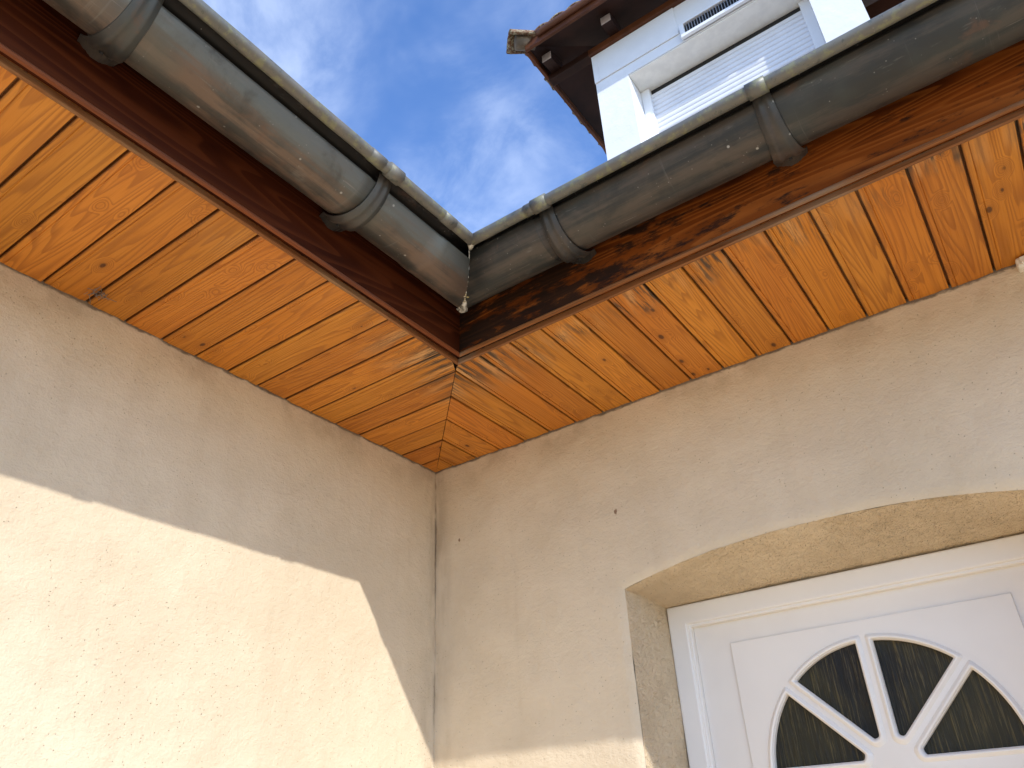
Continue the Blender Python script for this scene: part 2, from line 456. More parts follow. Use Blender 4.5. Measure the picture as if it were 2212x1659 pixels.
def plain(name, col, rough=0.5, bump=0.1, bs=40, var=0.06, metal=0.0, spec=0.5):
    t = NT(name); p = t.pos()
    n = t.noise(p, bs*0.12, 4, 0.55)
    c = t.mix(t.rng(n, 0.35, 0.65), tuple(v*(1-var) for v in col), tuple(min(1, v*(1+var)) for v in col))
    return t.fin(c, rough, t.bump(t.noise(p, bs, 3, 0.5), bump, 0.002), metal=metal, spec=spec)
M_pvc = plain('white_pvc', (0.83, 0.79, 0.73), 0.32, 0.05, 30, 0.025)
M_pvcleaf = plain('white_door_leaf', (0.80, 0.755, 0.69), 0.36, 0.06, 22, 0.03)
M_white = plain('white_paint', (0.78, 0.79, 0.80), 0.5, 0.08, 60, 0.02)
M_slat = plain('shutter_white', (0.72, 0.73, 0.76), 0.4, 0.05, 60, 0.03)
M_cream = plain('cream_lintel', (0.82, 0.80, 0.73), 0.7, 0.2, 90, 0.05)
M_dark = plain('dark_gap', (0.015, 0.014, 0.014), 0.8)
M_lens = plain('ivory_plastic', (0.74, 0.70, 0.60), 0.35, 0.05, 60, 0.03)
M_darkwood = plain('dark_roof_timber', (0.030, 0.010, 0.005), 0.6, 0.4, 30, 0.35, spec=0.25)
M_redwood = plain('red_brown_timber', (0.105, 0.034, 0.012), 0.5, 0.3, 40, 0.30, spec=0.3)
M_end = plain('pale_end_grain', (0.42, 0.36, 0.33), 0.7, 0.4, 80, 0.2)
def tile_mat():
    t = NT('clay_tile'); p = t.pos()
    a = t.noise(p, 18, 5, 0.65); b = t.noise(p, 55, 4, 0.7)
    col = t.mix(t.rng(a, 0.35, 0.65), (0.13, 0.060, 0.034), (0.22, 0.13, 0.08))
    col = t.mix(t.ma('MULTIPLY', t.rng(b, 0.48, 0.60), 0.8), col, (0.42, 0.39, 0.26))
    col = t.mix(t.ma('MULTIPLY', t.rng(t.noise(p, 30, 4, 0.6), 0.55, 0.68), 0.8), col, (0.10, 0.10, 0.05))
    return t.fin(col, 0.9, t.bump(b, 0.6, 0.01), spec=0.2)
M_tile = tile_mat()
def glass_mat():
    t = NT('ribbed_dark_glass'); p = t.pos()
    st = t.noise(t.mapv(p, (230, 1, 9), rot=(0, R_(-6), 0)), 1.0, 5, 0.7, 0.6)
    st2 = t.noise(t.mapv(p, (60, 1, 9), (3, 0, 1)), 1.0, 4, 0.6, 0.8)
    big = t.noise(p, 5, 3, 0.5)
    col = t.mix(t.rng(big, 0.35, 0.65), (0.012, 0.010, 0.008), (0.030, 0.025, 0.010))
    col = t.mix(t.ma('MULTIPLY', t.rng(st, 0.50, 0.70), 0.62), col, (0.17, 0.125, 0.045))
    col = t.mix(t.ma('MULTIPLY', t.rng(st2, 0.56, 0.70), 0.6), col, (0.008, 0.007, 0.006))
    nb = t.bump(st, 0.5, 0.004); nb = t.bump(st2, 0.5, 0.006, nb)
    return t.fin(col, 0.3, nb, spec=0.22)
M_glass = glass_mat()
def paving():
    t = NT('pale_paving'); p = t.pos()
    n = t.n.new('ShaderNodeTexBrick'); t.link(p, n.inputs['Vector'])
    n.inputs['Scale'].default_value = 1.0
    n.inputs['Brick Width'].default_value = 0.6; n.inputs['Row Height'].default_value = 0.4
    n.inputs['Mortar Size'].default_value = 0.008
    n.inputs['Color1'].default_value = (0.70, 0.55, 0.36, 1); n.inputs['Color2'].default_value = (0.76, 0.60, 0.40, 1)
    n.inputs['Mortar'].default_value = (0.30, 0.26, 0.20, 1)
    col = t.mix(t.ma('MULTIPLY', t.rng(t.noise(p, 3, 5, 0.6), 0.35, 0.7), 0.3), n.outputs[0], (0.56, 0.44, 0.29))
    return t.fin(col, 0.85, t.bump(t.noise(p, 60, 4), 0.3, 0.004), spec=0.2)
M_pave = paving()

# ------------------------------------------------------------------ ground
gr = mesh('ground', [(-400, -400, 0), (400, -400, 0), (400, 400, 0), (-400, 400, 0)], [(0, 1, 2, 3)], M_pave)
gr['kind'] = 'structure'

# ------------------------------------------------------------------ the house in whose inner corner one stands
AL, BL = 4.6, 4.8          # how far wall A runs towards -y and wall B towards +x
house = empty('house', (0, 0, 0), 'cream rendered house with orange timber soffit, zinc gutters and white front door', 'house')
ZG = -EYE/S                # ground in scene units

def wobble(x, y, z):
    v = Vector((x*2.3, y*2.3, z*2.3))
    return 0.0035*noise.noise(v)+0.0022*noise.noise(v*4.1+Vector((7, 3, 1)))+0.0010*noise.noise(v*17)

def axis_steps(a, b, step):
    n = max(1, int(round((b-a)/step)))
    return [a+(b-a)*i/n for i in range(n+1)]

def wall_grid_A():
    ys = axis_steps(-AL, -2.2, 0.1)[:-1]+axis_steps(-2.2, 0.0, 0.0138)
    zs = axis_steps(ZG, 0.1, 0.08)[:-1]+axis_steps(0.1, 1.012, 0.0138)
    vs = []
    for y in ys:
        for z in zs:
            d = wobble(0, y, z)
            c = max(0, 0.016+y)                      # soft inner corner
            top = max(0, 1-abs(1.0-z)/0.02)          # lumpy plaster bead under the boards
            d += top*0.0055*max(0, noise.noise(Vector((y*42, 3.1, 0)))+0.5*noise.noise(Vector((y*120, 1.1, 0)))+0.2)
            vs.append((d, y, z))
    nz = len(zs)
    fs = [(i*nz+j, (i+1)*nz+j, (i+1)*nz+j+1, i*nz+j+1) for i in range(len(ys)-1) for j in range(nz-1)]
    return [W(*v) for v in vs], fs
v, f = wall_grid_A()
mesh('wall', v, f, M_wall, house, True, label='left wall, cream render, half in bright sun')
m = MB(); m.box(-0.28, -0.012, -AL, 0.28, ZG, 1.0); m.out('wall_core', M_wall, house)

# --- wall B with its door opening (segmental arch)
DX0, DX1 = 0.588, 1.490
DXC = (DX0+DX1)/2
FY, FZ = 0.223, 0.516
def arch(x):
    u = (x-DXC)/((DX1-DX0)/2)
    return 0.521+0.051*(1-abs(u)**2.3)
def wall_grid_B():
    xs = axis_steps(0.0, DX0, 0.0138)[:-1]+axis_steps(DX0, DX1, 0.0138)[:-1]+axis_steps(DX1, 2.3, 0.0138)[:-1]+axis_steps(2.3, BL, 0.1)
    vs, fs = [], []
    def col(x, z0, z1, n):
        b = len(vs)
        for j in range(n+1):
            z = z0+(z1-z0)*j/n
            d = wobble(x, 0.5, z)
            c = max(0, 0.016-x)
            top = max(0, 1-abs(1.0-z)/0.02)
            d += top*0.0055*max(0, noise.noise(Vector((x*42, 9.1, 0)))+0.5*noise.noise(Vector((x*120, 4.1, 0)))+0.2)
            # edges of the opening are slightly rounded back
            ed = 0
            if DX0-0.02 < x < DX1+0.02 and z < arch(min(max(x, DX0), DX1))+0.02:
                e = 1e9
                if x <= DX0: e = DX0-x
                elif x >= DX1: e = x-DX1
                if DX0 <= x <= DX1: e = max(0, z-arch(x))
                ed = 0.006*max(0, 1-e/0.014)**2
            vs.append((x, -d+ed, z))
        return b
    NU, NL = 36, 100
    prevU = prevL = None
    for x in xs:
        inside = DX0-1e-6 <= x <= DX1+1e-6
        zs = arch(x) if inside else arch(DX0 if x < DX0 else DX1)
        bu = col(x, zs, 1.012, NU)
        if prevU is not None:
            fs += [(prevU+j, bu+j, bu+j+1, prevU+j+1) for j in range(NU)]
        prevU = bu
    for grp in ([x for x in xs if x <= DX0+1e-6], [x for x in xs if x >= DX1-1e-6]):
        prevL = None
        for x in grp:
            bl = col(x, ZG, 0.521, NL)
            if prevL is not None:
                fs += [(prevL+j, bl+j, bl+j+1, prevL+j+1) for j in range(NL)]
            prevL = bl
    return [W(*v) for v in vs], fs
v, f = wall_grid_B()
mesh('wall', v, f, M_wall, house, True, label='right wall above and beside the door, cream render in shade')
# body of wall B behind its face
m = MB()
m.box(0.0, DX0-0.012, 0.012, 0.30, ZG, 1.0); m.box(DX1+0.012, BL, 0.012, 0.30, ZG, 1.0); m.box(DX0-0.012, DX1+0.012, 0.012, 0.30, 0.60, 1.0)
m.out('wall_core', M_wall, house)
# reveal: jambs and arched head running back to the frame
def reveal():
    vs, fs = [], []
    def strip(front, back, n):
        b0 = len(vs)
        for i in range(len(front)):
            for j in range(n+1):
                t = j/n
                p = Vector(front[i]).lerp(Vector(back[i]), t)
                q = noise.noise(p*30)*0.0016+noise.noise(p*9)*0.002
                k = 0.006*(1-t) if j == 0 else 0
                vs.append((p.x+q*(1 if abs(p.x-DX0) < 1e-3 else 0), p.y+k, p.z+(q if p.z > 0.515 else 0)))
        for i in range(len(front)-1):
            for j in range(n):
                a = b0+i*(n+1)+j
                fs.append((a, a+n+1, a+n+2, a+1))
    n = 70
    xs = [DX0+(DX1-DX0)*i/n for i in range(n+1)]
    strip([(x, 0.0, arch(x)) for x in xs], [(x, FY+0.03, FZ) for x in xs], 12)
    zs = [ZG+(0.521-ZG)*i/90 for i in range(91)]
    strip([(DX0, 0.0, z) for z in zs], [(DX0, FY+0.03, z if z < 0.52 else FZ) for z in zs], 12)
    strip([(DX1, 0.0, z) for z in zs], [(DX1, FY+0.03, z if z < 0.52 else FZ) for z in zs], 12)
    return [W(*v) for v in vs], fs
v, f = reveal()
mesh('door_reveal', v, f, M_reveal, house, True, label='sandy arched reveal around the front door')

# --- soffit boards: one mesh per eave, real grooves, mitred at the corner
SO = 0.456
def soffit(side, first, pitch, count):
    vs, fs, gr_, gd_ = [], [], [], []
    def quad(a0, a1, z0, z1, k, off):
        # a = distance from the inner corner along the wall; the board runs out from the wall
        l0 = min(SO, a0-0.0012) if a0 < SO else SO
        l1 = min(SO, a1-0.0012) if a1 < SO else SO
        l0 = max(l0, 0); l1 = max(l1, 0)
        pts = [(a0, -0.02, z0), (a1, -0.02, z1), (a1, l1, z1), (a0, l0, z0)]
        b = len(vs)
        for a, o, z in pts:
            vs.append(W(o, -a, z) if side == 'A' else W(a, -o, z))
            gd_.append((a-first-k*pitch-0.0022) if side == 'B' else (pitch-0.0020-(a-first-k*pitch)))
            gr_.append((o*S+k*3.17+off, (a-first-k*pitch)*S+k*1.31, float(k)*1.0+(0.0 if side == 'A' else 57.0)))
        fs.append((b, b+1, b+2, b+3))
    for k in range(-1, count):
        a0 = first+k*pitch; a1 = a0+pitch
        s0 = max(a0, 0.0)
        jz = random.uniform(-0.0012, 0.0012)
        z = 1.0+jz
        # groove | narrow shoulder | face, as on a profiled tongue-and-groove board
        cuts = [(a0, z+0.010), (a0+0.0044, z+0.010), (a0+0.0048, z+0.0010), (a0+0.0062, z), (a0+0.0150, z), (a0+0.0158, z+0.0018), (a0+0.0175, z-0.0002), (a1-0.0008, z-0.0002), (a1, z+0.0010), (a1, z+0.010)]
        if side == 'A':
            cuts = [(a0, z+0.010), (a0, z+0.001), (a0+0.0008, z-0.0002), (a1-0.0175, z-0.0002), (a1-0.0158, z+0.0016), (a1-0.015, z), (a1-0.0058, z), (a1-0.0044, z+0.0010), (a1-0.0040, z+0.010), (a1, z+0.010)]
        for (p0, q0), (p1, q1) in zip(cuts, cuts[1:]):
            if p1 <= 0 or p1-p0 < -1e-9: continue
            quad(max(p0, 0), p1, q0, q1, k, random.Random(k*7+(1 if side == 'A' else 2)).uniform(0, 9))
    return vs, fs, gr_, gd_
for side, first, pitch, cnt, lab in (('A', 0.072, 0.0863, 52, 'left soffit of orange varnished pine boards'),
                                     ('B', 0.067, 0.0865, 54, 'right soffit of orange pine boards, water stained along the outer edge')):
    v, f, g, gd = soffit(side, first, pitch, cnt)
    mesh('soffit', v, f, M_soffit, house, False, {'grain': ('FLOAT_VECTOR', 'POINT', g), 'groove': ('FLOAT', 'POINT', gd)}, label=lab)
# backing above the boards so no light leaks through the grooves
m = MB()
m.prism([(-0.25, 1.013), (0.47, 1.013), (0.47, 1.03), (-0.25, 1.03)], 'y', -AL, 0.3)
m.out('soffit_backing', M_darkwood, house)
m = MB()
m.prism([(0.25, 1.0135), (-0.47, 1.0135), (-0.47, 1.0305), (0.25, 1.0305)], 'x', 0.475, BL)
m.out('soffit_backing', M_darkwood, house)

# --- fascia boards with thick lower edge, mitred into each other in the inner corner
FI, FT = 0.4485, 0.029      # inner face distance and thickness
FZ0, FZT = 0.984, 1.148
def board(name, side, prof, mat, label, grain_scale=1.0, length=None):
    """prof: closed polygon in (outward, z); both runs meet on the diagonal"""
    vs, fs, gg = [], [], []
    n = len(prof)
    L = AL if side == 'A' else BL
    per = [0]
    for i in range(n):
        a, b = prof[i], prof[(i+1) % n]
        per.append(per[-1]+math.hypot(a[0]-b[0], a[1]-b[1]))
    st = [None]+[0.9, 1.5, 2.2, 3.2, L]
    for s_ in st:
        for i in range(n+1):
            o, z = prof[i % n]
            along = o if s_ is None else s_
            wz = 0.0012*noise.noise(Vector((along*3, o*5, 2.0 if side == 'A' else 8.0)))
            vs.append(W(o, -along, z+wz) if side == 'A' else W(along, -o, z+wz))
            gg.append((along*S+(0 if side == 'A' else 20), per[i]*S, 1.0))
    for r in range(len(st)-1):
        for i in range(n):
            a = r*(n+1)+i
            fs.append((a, a+1, a+n+2, a+n+1) if side == 'A' else (a, a+n+1, a+n+2, a+1))
    o = mesh(name, vs, fs, mat, house, False, {'grain': ('FLOAT_VECTOR', 'POINT', gg)}, label=label)
    bm = bmesh.new(); bm.from_mesh(o.data); bmesh.ops.recalc_face_normals(bm, faces=bm.faces); bm.to_mesh(o.data); bm.free()
    return o
for side, mf, mt, la in (('A', M_fasciaA, M_trimA, 'left'), ('B', M_fasciaB, M_trimB, 'right')):
    face = [(FI+0.010, FZ0+0.013), (FI+FT-0.003, FZ0+0.013), (FI+FT, FZ0+0.0131), (FI+FT+0.0215, FZT), (FI+0.010, FZT)]
    board('fascia_board', side, face, mf, la+(' fascia, dark brown stained board' if side == 'A' else ' fascia, weathered orange brown board with black mould at the corner'))
    edge = [(FI, FZ0+0.012), (FI+0.001, FZ0+0.002), (FI+0.006, FZ0), (FI+0.0085, FZ0+0.002), (FI+0.0095, FZ0+0.012)]
    board('fascia_trim', side, edge, mt, la+' trim strip between fascia and soffit boards')
    lip = [(FI+FT-0.0045, FZ0+0.0125), (FI+FT-0.004, FZ0+0.003), (FI+FT-0.001, FZ0+0.001), (FI+FT+0.0025, FZ0+0.003), (FI+FT+0.0035, FZ0+0.0075), (FI+FT+0.0006, FZ0+0.0125)]
    board('fascia_moulding', side, lip, M_lipA if side == 'A' else M_lipB, la+' rounded moulding along the foot of the fascia')

# --- half-round zinc gutters
GR, GC, GZ = 0.068, 0.568, 1.124      # radius, centre distance, centre height
BEADR = 0.0120
def GP(side, o, along, z): return W(o, -along, z) if side == 'A' else W(along, -o, z)
def gutter(side, L, laps, brackets, label):
    NS = 40
    # stations along the run (distance from the inner corner); None = on the mitre
    st = [None]
    marks = sorted(laps)
    cur = 0.70
    while cur < L:
        st.append(cur); cur += 0.05
    for lp in marks: st += [lp-0.0004, lp+0.0004]
    st = [None]+sorted(s for s in st if s is not None)
    vs, fs, gg = [], [], []
    for s_ in st:
        al0 = 0.66 if s_ is None else s_
        te = 0.42 if side == 'A' else 0.16
        for (o, z) in ((0.664, 1.1245), (0.655, 1.1262), (0.640, 1.1325), (0.622, 1.128), (0.612, 1.112)):
            vs.append(GP(side, o, o if s_ is None else s_, z)); gg.append((al0*S, 0.7, 3.0 if side == 'A' else 9.0))
        for i in range(NS+1):
            th = te+(math.pi-te)*i/NS            # te outer edge .. pi back
            gg.append((al0*S, th*GR*S, 3.0 if side == 'A' else 9.0))
            base_al = (s_ if s_ is not None else 0.6)
            k = sum(1 for lp in marks if base_al > lp)
            rr = GR+(0.0020 if k % 2 == 0 else 0.0)
            rr += 0.0010*noise.noise(Vector((base_al*4.5, th*1.5, 1 if side == 'A' else 5)))
            o = GC+rr*math.cos(th); z = GZ-rr*math.sin(th)
            z += 0.0
            al = o if s_ is None else s_
            vs.append(GP(side, o, al, z))
        # back upstand
    n = NS+6
    for r in range(len(st)-1):
        for i in range(n-1):
            a = r*n+i
            fs.append((a, a+1, a+n+1, a+n) if side == 'B' else (a, a+n, a+n+1, a+1))
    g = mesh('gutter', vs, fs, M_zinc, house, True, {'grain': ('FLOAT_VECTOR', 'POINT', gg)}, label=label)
    sol = g.modifiers.new('sheet', 'SOLIDIFY'); sol.thickness = 0.0012; sol.offset = -1
    # rolled rim
    bo = 0.660; bz = 1.113
    m = MB()
    pts = [bo]+[0.70+0.06*i for i in range(int((L-0.70)/0.06))]+[L]
    p3 = []
    rad = []
    for s_ in pts:
        w1 = 0.0011*noise.noise(Vector((s_*6, 1, 3 if side == 'A' else 9)))
        w2 = 0.0011*noise.noise(Vector((s_*6, 5, 3 if side == 'A' else 9)))
        p = (bo+w1, -s_, bz+w2) if side == 'A' else (s_, -(bo+w1), bz+w2)
        if s_ == bo: p = (bo, -bo, bz)
        p3.append(p); rad.append(BEADR*(1+0.06*noise.noise(Vector((s_*14, 2, 2)))))
    m.tube(p3, rad, 14)
    # lap sleeves on the rim
    for lp in marks:
        a = (bo, -lp, bz) if side == 'A' else (lp, -bo, bz)
        b = (bo, -lp-0.035, bz) if side == 'A' else (lp+0.035, -bo, bz)
        m.tube([a, b], BEADR+0.0009, 14)
    m.out('gutter_rim', M_rim, g, True, label='rolled rim spotted with lichen')
    for al in brackets:
        strap(side, al, g)
    return g

def strap(side, al, parent):
    wd = 0.0195                                  # half width of the strap
    cross = [(-1.25, 0.0005), (-1.2, 0.0022), (-0.85, 0.0030), (-0.75, 0.0058), (-0.45, 0.0064), (-0.30, 0.0040), (0.25, 0.0040), (0.42, 0.0068), (0.75, 0.0064), (0.85, 0.0032), (1.2, 0.0024), (1.25, 0.0005)]
    N = 30
    vs, fs = [], []
    for i in range(N+1):
        t = i/N
        th = math.pi*(0.02+0.80*t)
        flare = 1+0.30*max(0, t-0.45)**1.2*2
        lift = 0.001+0.005*max(0, t-0.55)**1.5*2.8
        for (u, h) in cross:
            rr = GR+0.0012+h*(0.62+0.35*t)+lift
            a = al+u*wd*(0.62+0.38*t)*flare*(1 if side == 'A' else -1)
            vs.append(GP(side, GC+rr*math.cos(th), a, GZ-rr*math.sin(th)))
    n = len(cross)
    for i in range(N):
        for j in range(n-1):
            a = i*n+j
            fs.append((a, a+1, a+n+1, a+n))
    # foot plate reaching back to the fascia
    b0 = len(vs)
    last = N*n
    for j, (u, h) in enumerate(cross):
        uu = u*0.82
        vs.append(GP(side, FI+FT+0.004, al+uu*wd*1.35*(1 if side == 'A' else -1), GZ-GR*0.56-0.022*(1-abs(u)/1.4)))
    for j in range(n-1):
        fs.append((last+j, last+j+1, b0+j+1, b0+j))
    o = mesh('gutter_bracket', vs, fs, M_zinc, parent, True)
    bm = bmesh.new(); bm.from_mesh(o.data); bmesh.ops.recalc_face_normals(bm, faces=bm.faces); bm.to_mesh(o.data); bm.free()
    so = o.modifiers.new('sheet', 'SOLIDIFY'); so.thickness = 0.002; so.offset = 0
    # clip folded over the rim, and the screw in the foot
    m = MB()
    bo = 0.660; bz = 1.113
    a = (bo, -al-0.017, bz) if side == 'A' else (al-0.017, -bo, bz)
    b = (bo, -al+0.017, bz) if side == 'A' else (al+0.017, -bo, bz)
    m.tube([a, b], BEADR+0.0034, 14)
    m.out('rim_clip', M_rim, parent, True)
    m = MB()
    if side == 'A': m.box(GC+GR-0.004, bo, -al-0.012, -al+0.012, bz+0.002, bz+0.0135)
    else: m.box(al-0.012, al+0.012, -bo, -(GC+GR-0.004), bz+0.002, bz+0.0135)
    m.out('bracket_tongue', M_zinc, parent, False, 0.002)
    m = MB()
    th = math.pi*0.745; rr = GR+0.0125
    c = Vector((GC+rr*math.cos(th), 0, GZ-rr*math.sin(th)))
    nrm = Vector((math.cos(th), 0, -math.sin(th)))
    p0, p1 = c-nrm*0.002, c+nrm*0.0016
    q = [(p.x, -al, p.z) if side == 'A' else (al, -p.x, p.z) for p in (p0, p1)]
    m.tube(q, [0.0034, 0.0030], 10)
    m.out('bracket_screw', M_dark, parent, False)

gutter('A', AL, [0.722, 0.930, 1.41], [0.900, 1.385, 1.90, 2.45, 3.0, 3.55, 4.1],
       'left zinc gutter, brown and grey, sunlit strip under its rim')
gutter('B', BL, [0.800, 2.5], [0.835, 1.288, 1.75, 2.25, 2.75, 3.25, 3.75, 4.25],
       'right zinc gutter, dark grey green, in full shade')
gut = [o for o in house.children if o.name.startswith('gutter')][0]
# soldered mitre seam with a lime crust at its foot
m = MB()
pts, rad = [], []
for i in range(46):
    th = math.pi*(0.0+0.86*i/45)
    rr = GR-0.0004+0.0010*noise.noise(Vector((i*0.5, 0, 0)))
    o = GC+rr*math.cos(th); z = GZ-rr*math.sin(th)
    j = 0.0012*noise.noise(Vector((i*0.7, 3, 1)))
    pts.append((o+j, -o+j, z))
    rad.append(0.0027+0.0018*noise.noise(Vector((i*0.9, 1, 8)))+0.0055*max(0, math.sin(math.pi*min(1, max(0, (i-27)/20))))**0.6*(1+0.5*noise.noise(Vector((i*1.7, 6, 2)))))
m.tube(pts, rad, 9)
rs = random.Random(21)
for i in range(80):                        # lumps of lime around the foot of the seam
    th = math.pi*rs.uniform(0.46, 0.80)
    rr = GR-0.0008
    o = GC+rr*math.cos(th); z = GZ-rr*math.sin(th)
    sx, sy = rs.gauss(0, 0.0034)*(0.4+th/math.pi), rs.gauss(0, 0.0034)*(0.4+th/math.pi)
    q = rs.uniform(0.0022, 0.0054)
    c = Vector((o+sx, -o+sy, z+0.5*abs(sx-sy)*0.6)); dv = Vector((0.004, -0.004, -0.002))*rs.uniform(0.4, 1)
    m.tube([tuple(c-dv), tuple(c-dv*0.5), tuple(c), tuple(c+dv*0.5), tuple(c+dv)], [q*0.3, q*0.85, q, q*0.8, q*0.3], 8)
bo = 0.660; bz = 1.113
m.tube([(bo-0.018, -bo+0.018, bz-0.002), (bo-0.006, -bo+0.006, bz+0.001), (bo+0.001, -bo-0.001, bz+0.009)], [0.004, 0.0095, 0.0075], 9)
m.out('solder_seam', M_solder, gut, True, label='crusty pale solder seam where both gutters meet')

# --- front door
door = mesh('front_door', [], [], None, house)   # filled below with the leaf body
me = door.data
def ring_frame(name, x0, x1, z1, w, y0, y1, mat, parent, bevel=0.004, zb=ZG+0.01):
    """three-sided frame (two posts and a head), outer size x0..x1, top z1, bar width w, from y0 (front) to y1"""
    m = MB()
    o_ = [(x0, zb), (x0, z1), (x1, z1), (x1, zb)]
    i_ = [(x0+w, zb), (x0+w, z1-w), (x1-w, z1-w), (x1-w, zb)]
    vs = [(a, y0, b) for a, b in o_]+[(a, y0, b) for a, b in i_]+[(a, y1, b) for a, b in o_]+[(a, y1, b) for a, b in i_]
    fs = []
    for i in range(3):
        fs += [(i, i+1, i+5, i+4), (8+i, 12+i, 13+i, 9+i), (i, 8+i, 9+i, i+1), (4+i, 5+i, 13+i, 12+i)]
    fs += [(0, 4, 12, 8), (3, 11, 15, 7)]
    m.add(vs, fs)
    return m.out(name, mat, parent, False, bevel)
ring_frame('door_frame', DX0+0.001, DX1-0.001, FZ, 0.050, FY, FY+0.07, M_pvc, door, 0.005)
ring_frame('door_frame', DX0+0.045, DX1-0.045, FZ-0.044, 0.013, FY+0.006, FY+0.06, M_pvc, door, 0.003)
LX0, LX1, LZ1 = 0.650, DX1-0.062, 0.463
ly = FY+0.022
ring_frame('leaf_frame', LX0-0.004, LX1+0.004, LZ1+0.004, 0.092, ly, ly+0.05, M_pvcleaf, door, 0.002)
# panel with the fan-light openings, as a filled 2D curve
FC = (1.0385, 0.109); FR = 0.2545; BW = 0.017; RI = 0.062
def sector(k, grow=0.0, n=18, rad_c=0.012):
    """closed outline of pane k (0..3) in the door plane; grow > 0 gives a larger outline"""
    a0, a1 = math.radians(45*k), math.radians(45*(k+1))
    d = BW-grow; R1 = FR+grow; R0 = RI-grow*1.2
    def on(ang, sgn, R):     # point at radius R on a line parallel to ray ang, offset d inside
        al = math.asin(d/R)*sgn
        return ang+al
    s0, s1 = on(a0, 1, R1), on(a1, -1, R1)
    pts = [(R1*math.cos(s0+(s1-s0)*i/n), R1*math.sin(s0+(s1-s0)*i/n)) for i in range(n+1)]
    t0, t1 = on(a0, 1, R0), on(a1, -1, R0)
    if t1 < t0: t0 = t1 = (a0+a1)/2
    pts += [(R0*math.cos(t1), R0*math.sin(t1)), (R0*math.cos(t0), R0*math.sin(t0))]
    # round the corners
    out = []
    N = len(pts)
    for i in range(N):
        p0, p, p1 = Vector(pts[i-1]), Vector(pts[i]), Vector(pts[(i+1) % N])
        a = (p0-p); b = (p1-p)
        if a.length < 1e-6 or b.length < 1e-6: out.append(tuple(p)); continue
        ang = a.angle(b)
        if ang < math.radians(160):
            c = min(0.006+grow*0.5, a.length*0.45, b.length*0.45)
            q0, q1 = p+a.normalized()*c, p+b.normalized()*c
            for t in (0, 0.33, 0.67, 1):
                out.append(tuple(q0.lerp(p, t).lerp(p.lerp(q1, t), t)))
        else: out.append(tuple(p))
    return [(FC[0]-x, FC[1]+y) for x, y in out]
def curve_plate(name, loops, y, thick, mat, parent, bevel=0.0):
    cu = bpy.data.curves.new(name, 'CURVE'); cu.dimensions = '2D'; cu.fill_mode = 'BOTH'
    cu.extrude = thick*S/2; cu.bevel_depth = bevel; cu.bevel_resolution = 2; 
    for lp in loops:
        sp = cu.splines.new('POLY'); sp.points.add(len(lp)-1); sp.use_cyclic_u = True
        for i, (a, b) in enumerate(lp): sp.points[i].co = (a*S, b*S, 0, 1)
    tmp = bpy.data.objects.new('tmp', cu); COL.objects.link(tmp)
    dg = bpy.context.evaluated_depsgraph_get(); dg.update()
    me2 = bpy.data.meshes.new_from_object(tmp.evaluated_get(dg))
    bpy.data.objects.remove(tmp)
    me2.transform(Matrix.Translation((0, (y+thick/2)*S, EYE)) @ Matrix.Rotation(math.pi/2, 4, 'X'))
    me2.transform(Matrix.Translation(-wloc(parent)))
    me2.materials.clear(); me2.materials.append(mat)
    me2.name = name
    o = bpy.data.objects.new(name, me2); COL.objects.link(o); o.parent = parent
    return o
PX0, PX1, PZ1 = 0.737, 1.344, 0.406
panel_y = ly-0.004
zb = ZG+0.12
curve_plate('door_panel', [[(PX0, zb), (PX1, zb), (PX1, PZ1), (PX0, PZ1)]]+[sector(k, 0.0) for k in range(4)], panel_y, 0.045, M_pvcleaf, door, 0.0015)
def moulding(k):
    prof = [(0.000, 0.002), (0.0012, 0.0060), (0.0040, 0.0080), (0.0065, 0.0072), (0.0085, 0.0038), (0.0110, 0.0030), (0.0125, 0.0)]
    loops = [sector(k, g*0.98) for g, _ in prof]
    n = len(loops[0])
    vs, fs = [], []
    for (g, h), lp in zip(prof, loops):
        for (a, b) in lp: vs.append(W(a, panel_y-h-0.0005, b))
    # inner return down to the glass
    for (a, b) in loops[0]: vs.append(W(a, panel_y+0.013, b))
    P = len(prof)
    for r in range(P-1):
        for i in range(n):
            fs.append((r*n+i, r*n+(i+1) % n, (r+1)*n+(i+1) % n, (r+1)*n+i))
    for i in range(n):
        fs.append((P*n+i, P*n+(i+1) % n, (i+1) % n, i))
    o = mesh('pane_moulding', vs, fs, M_pvc, door, True)
    bm = bmesh.new(); bm.from_mesh(o.data); bmesh.ops.recalc_face_normals(bm, faces=bm.faces); bm.to_mesh(o.data); bm.free()
for k in range(4):
    moulding(k)
    lp = sector(k, 0.002)
    curve_plate('glass_pane', [lp], panel_y+0.012, 0.006, M_glass, door)
# thin joint line between panel and leaf frame is the real step; a plain lower kick board closes the leaf
m = MB(); m.box(LX0+0.08, LX1-0.08, ly+0.030, ly+0.045, ZG+0.02, 0.40); bk = m
# leaf core behind the panel: dark room side
m.T = W
leaf_v, leaf_f = m.v, m.f
me.from_pydata([tuple(Vector(v)) for v in leaf_v], [], leaf_f); me.materials.append(M_dark)
door['label'] = 'white front door with a fan of four dark glass panes'
m = MB(); m.box(LX0+0.02, LX0+0.05, ly-0.035, ly-0.020, -0.55, -0.35); m.box(LX0+0.028, LX0+0.042, ly-0.022, ly, -0.47, -0.455)
m.out('door_handle', plain('steel', (0.5, 0.5, 0.5), 0.3, metal=1.0), door, False, 0.004)

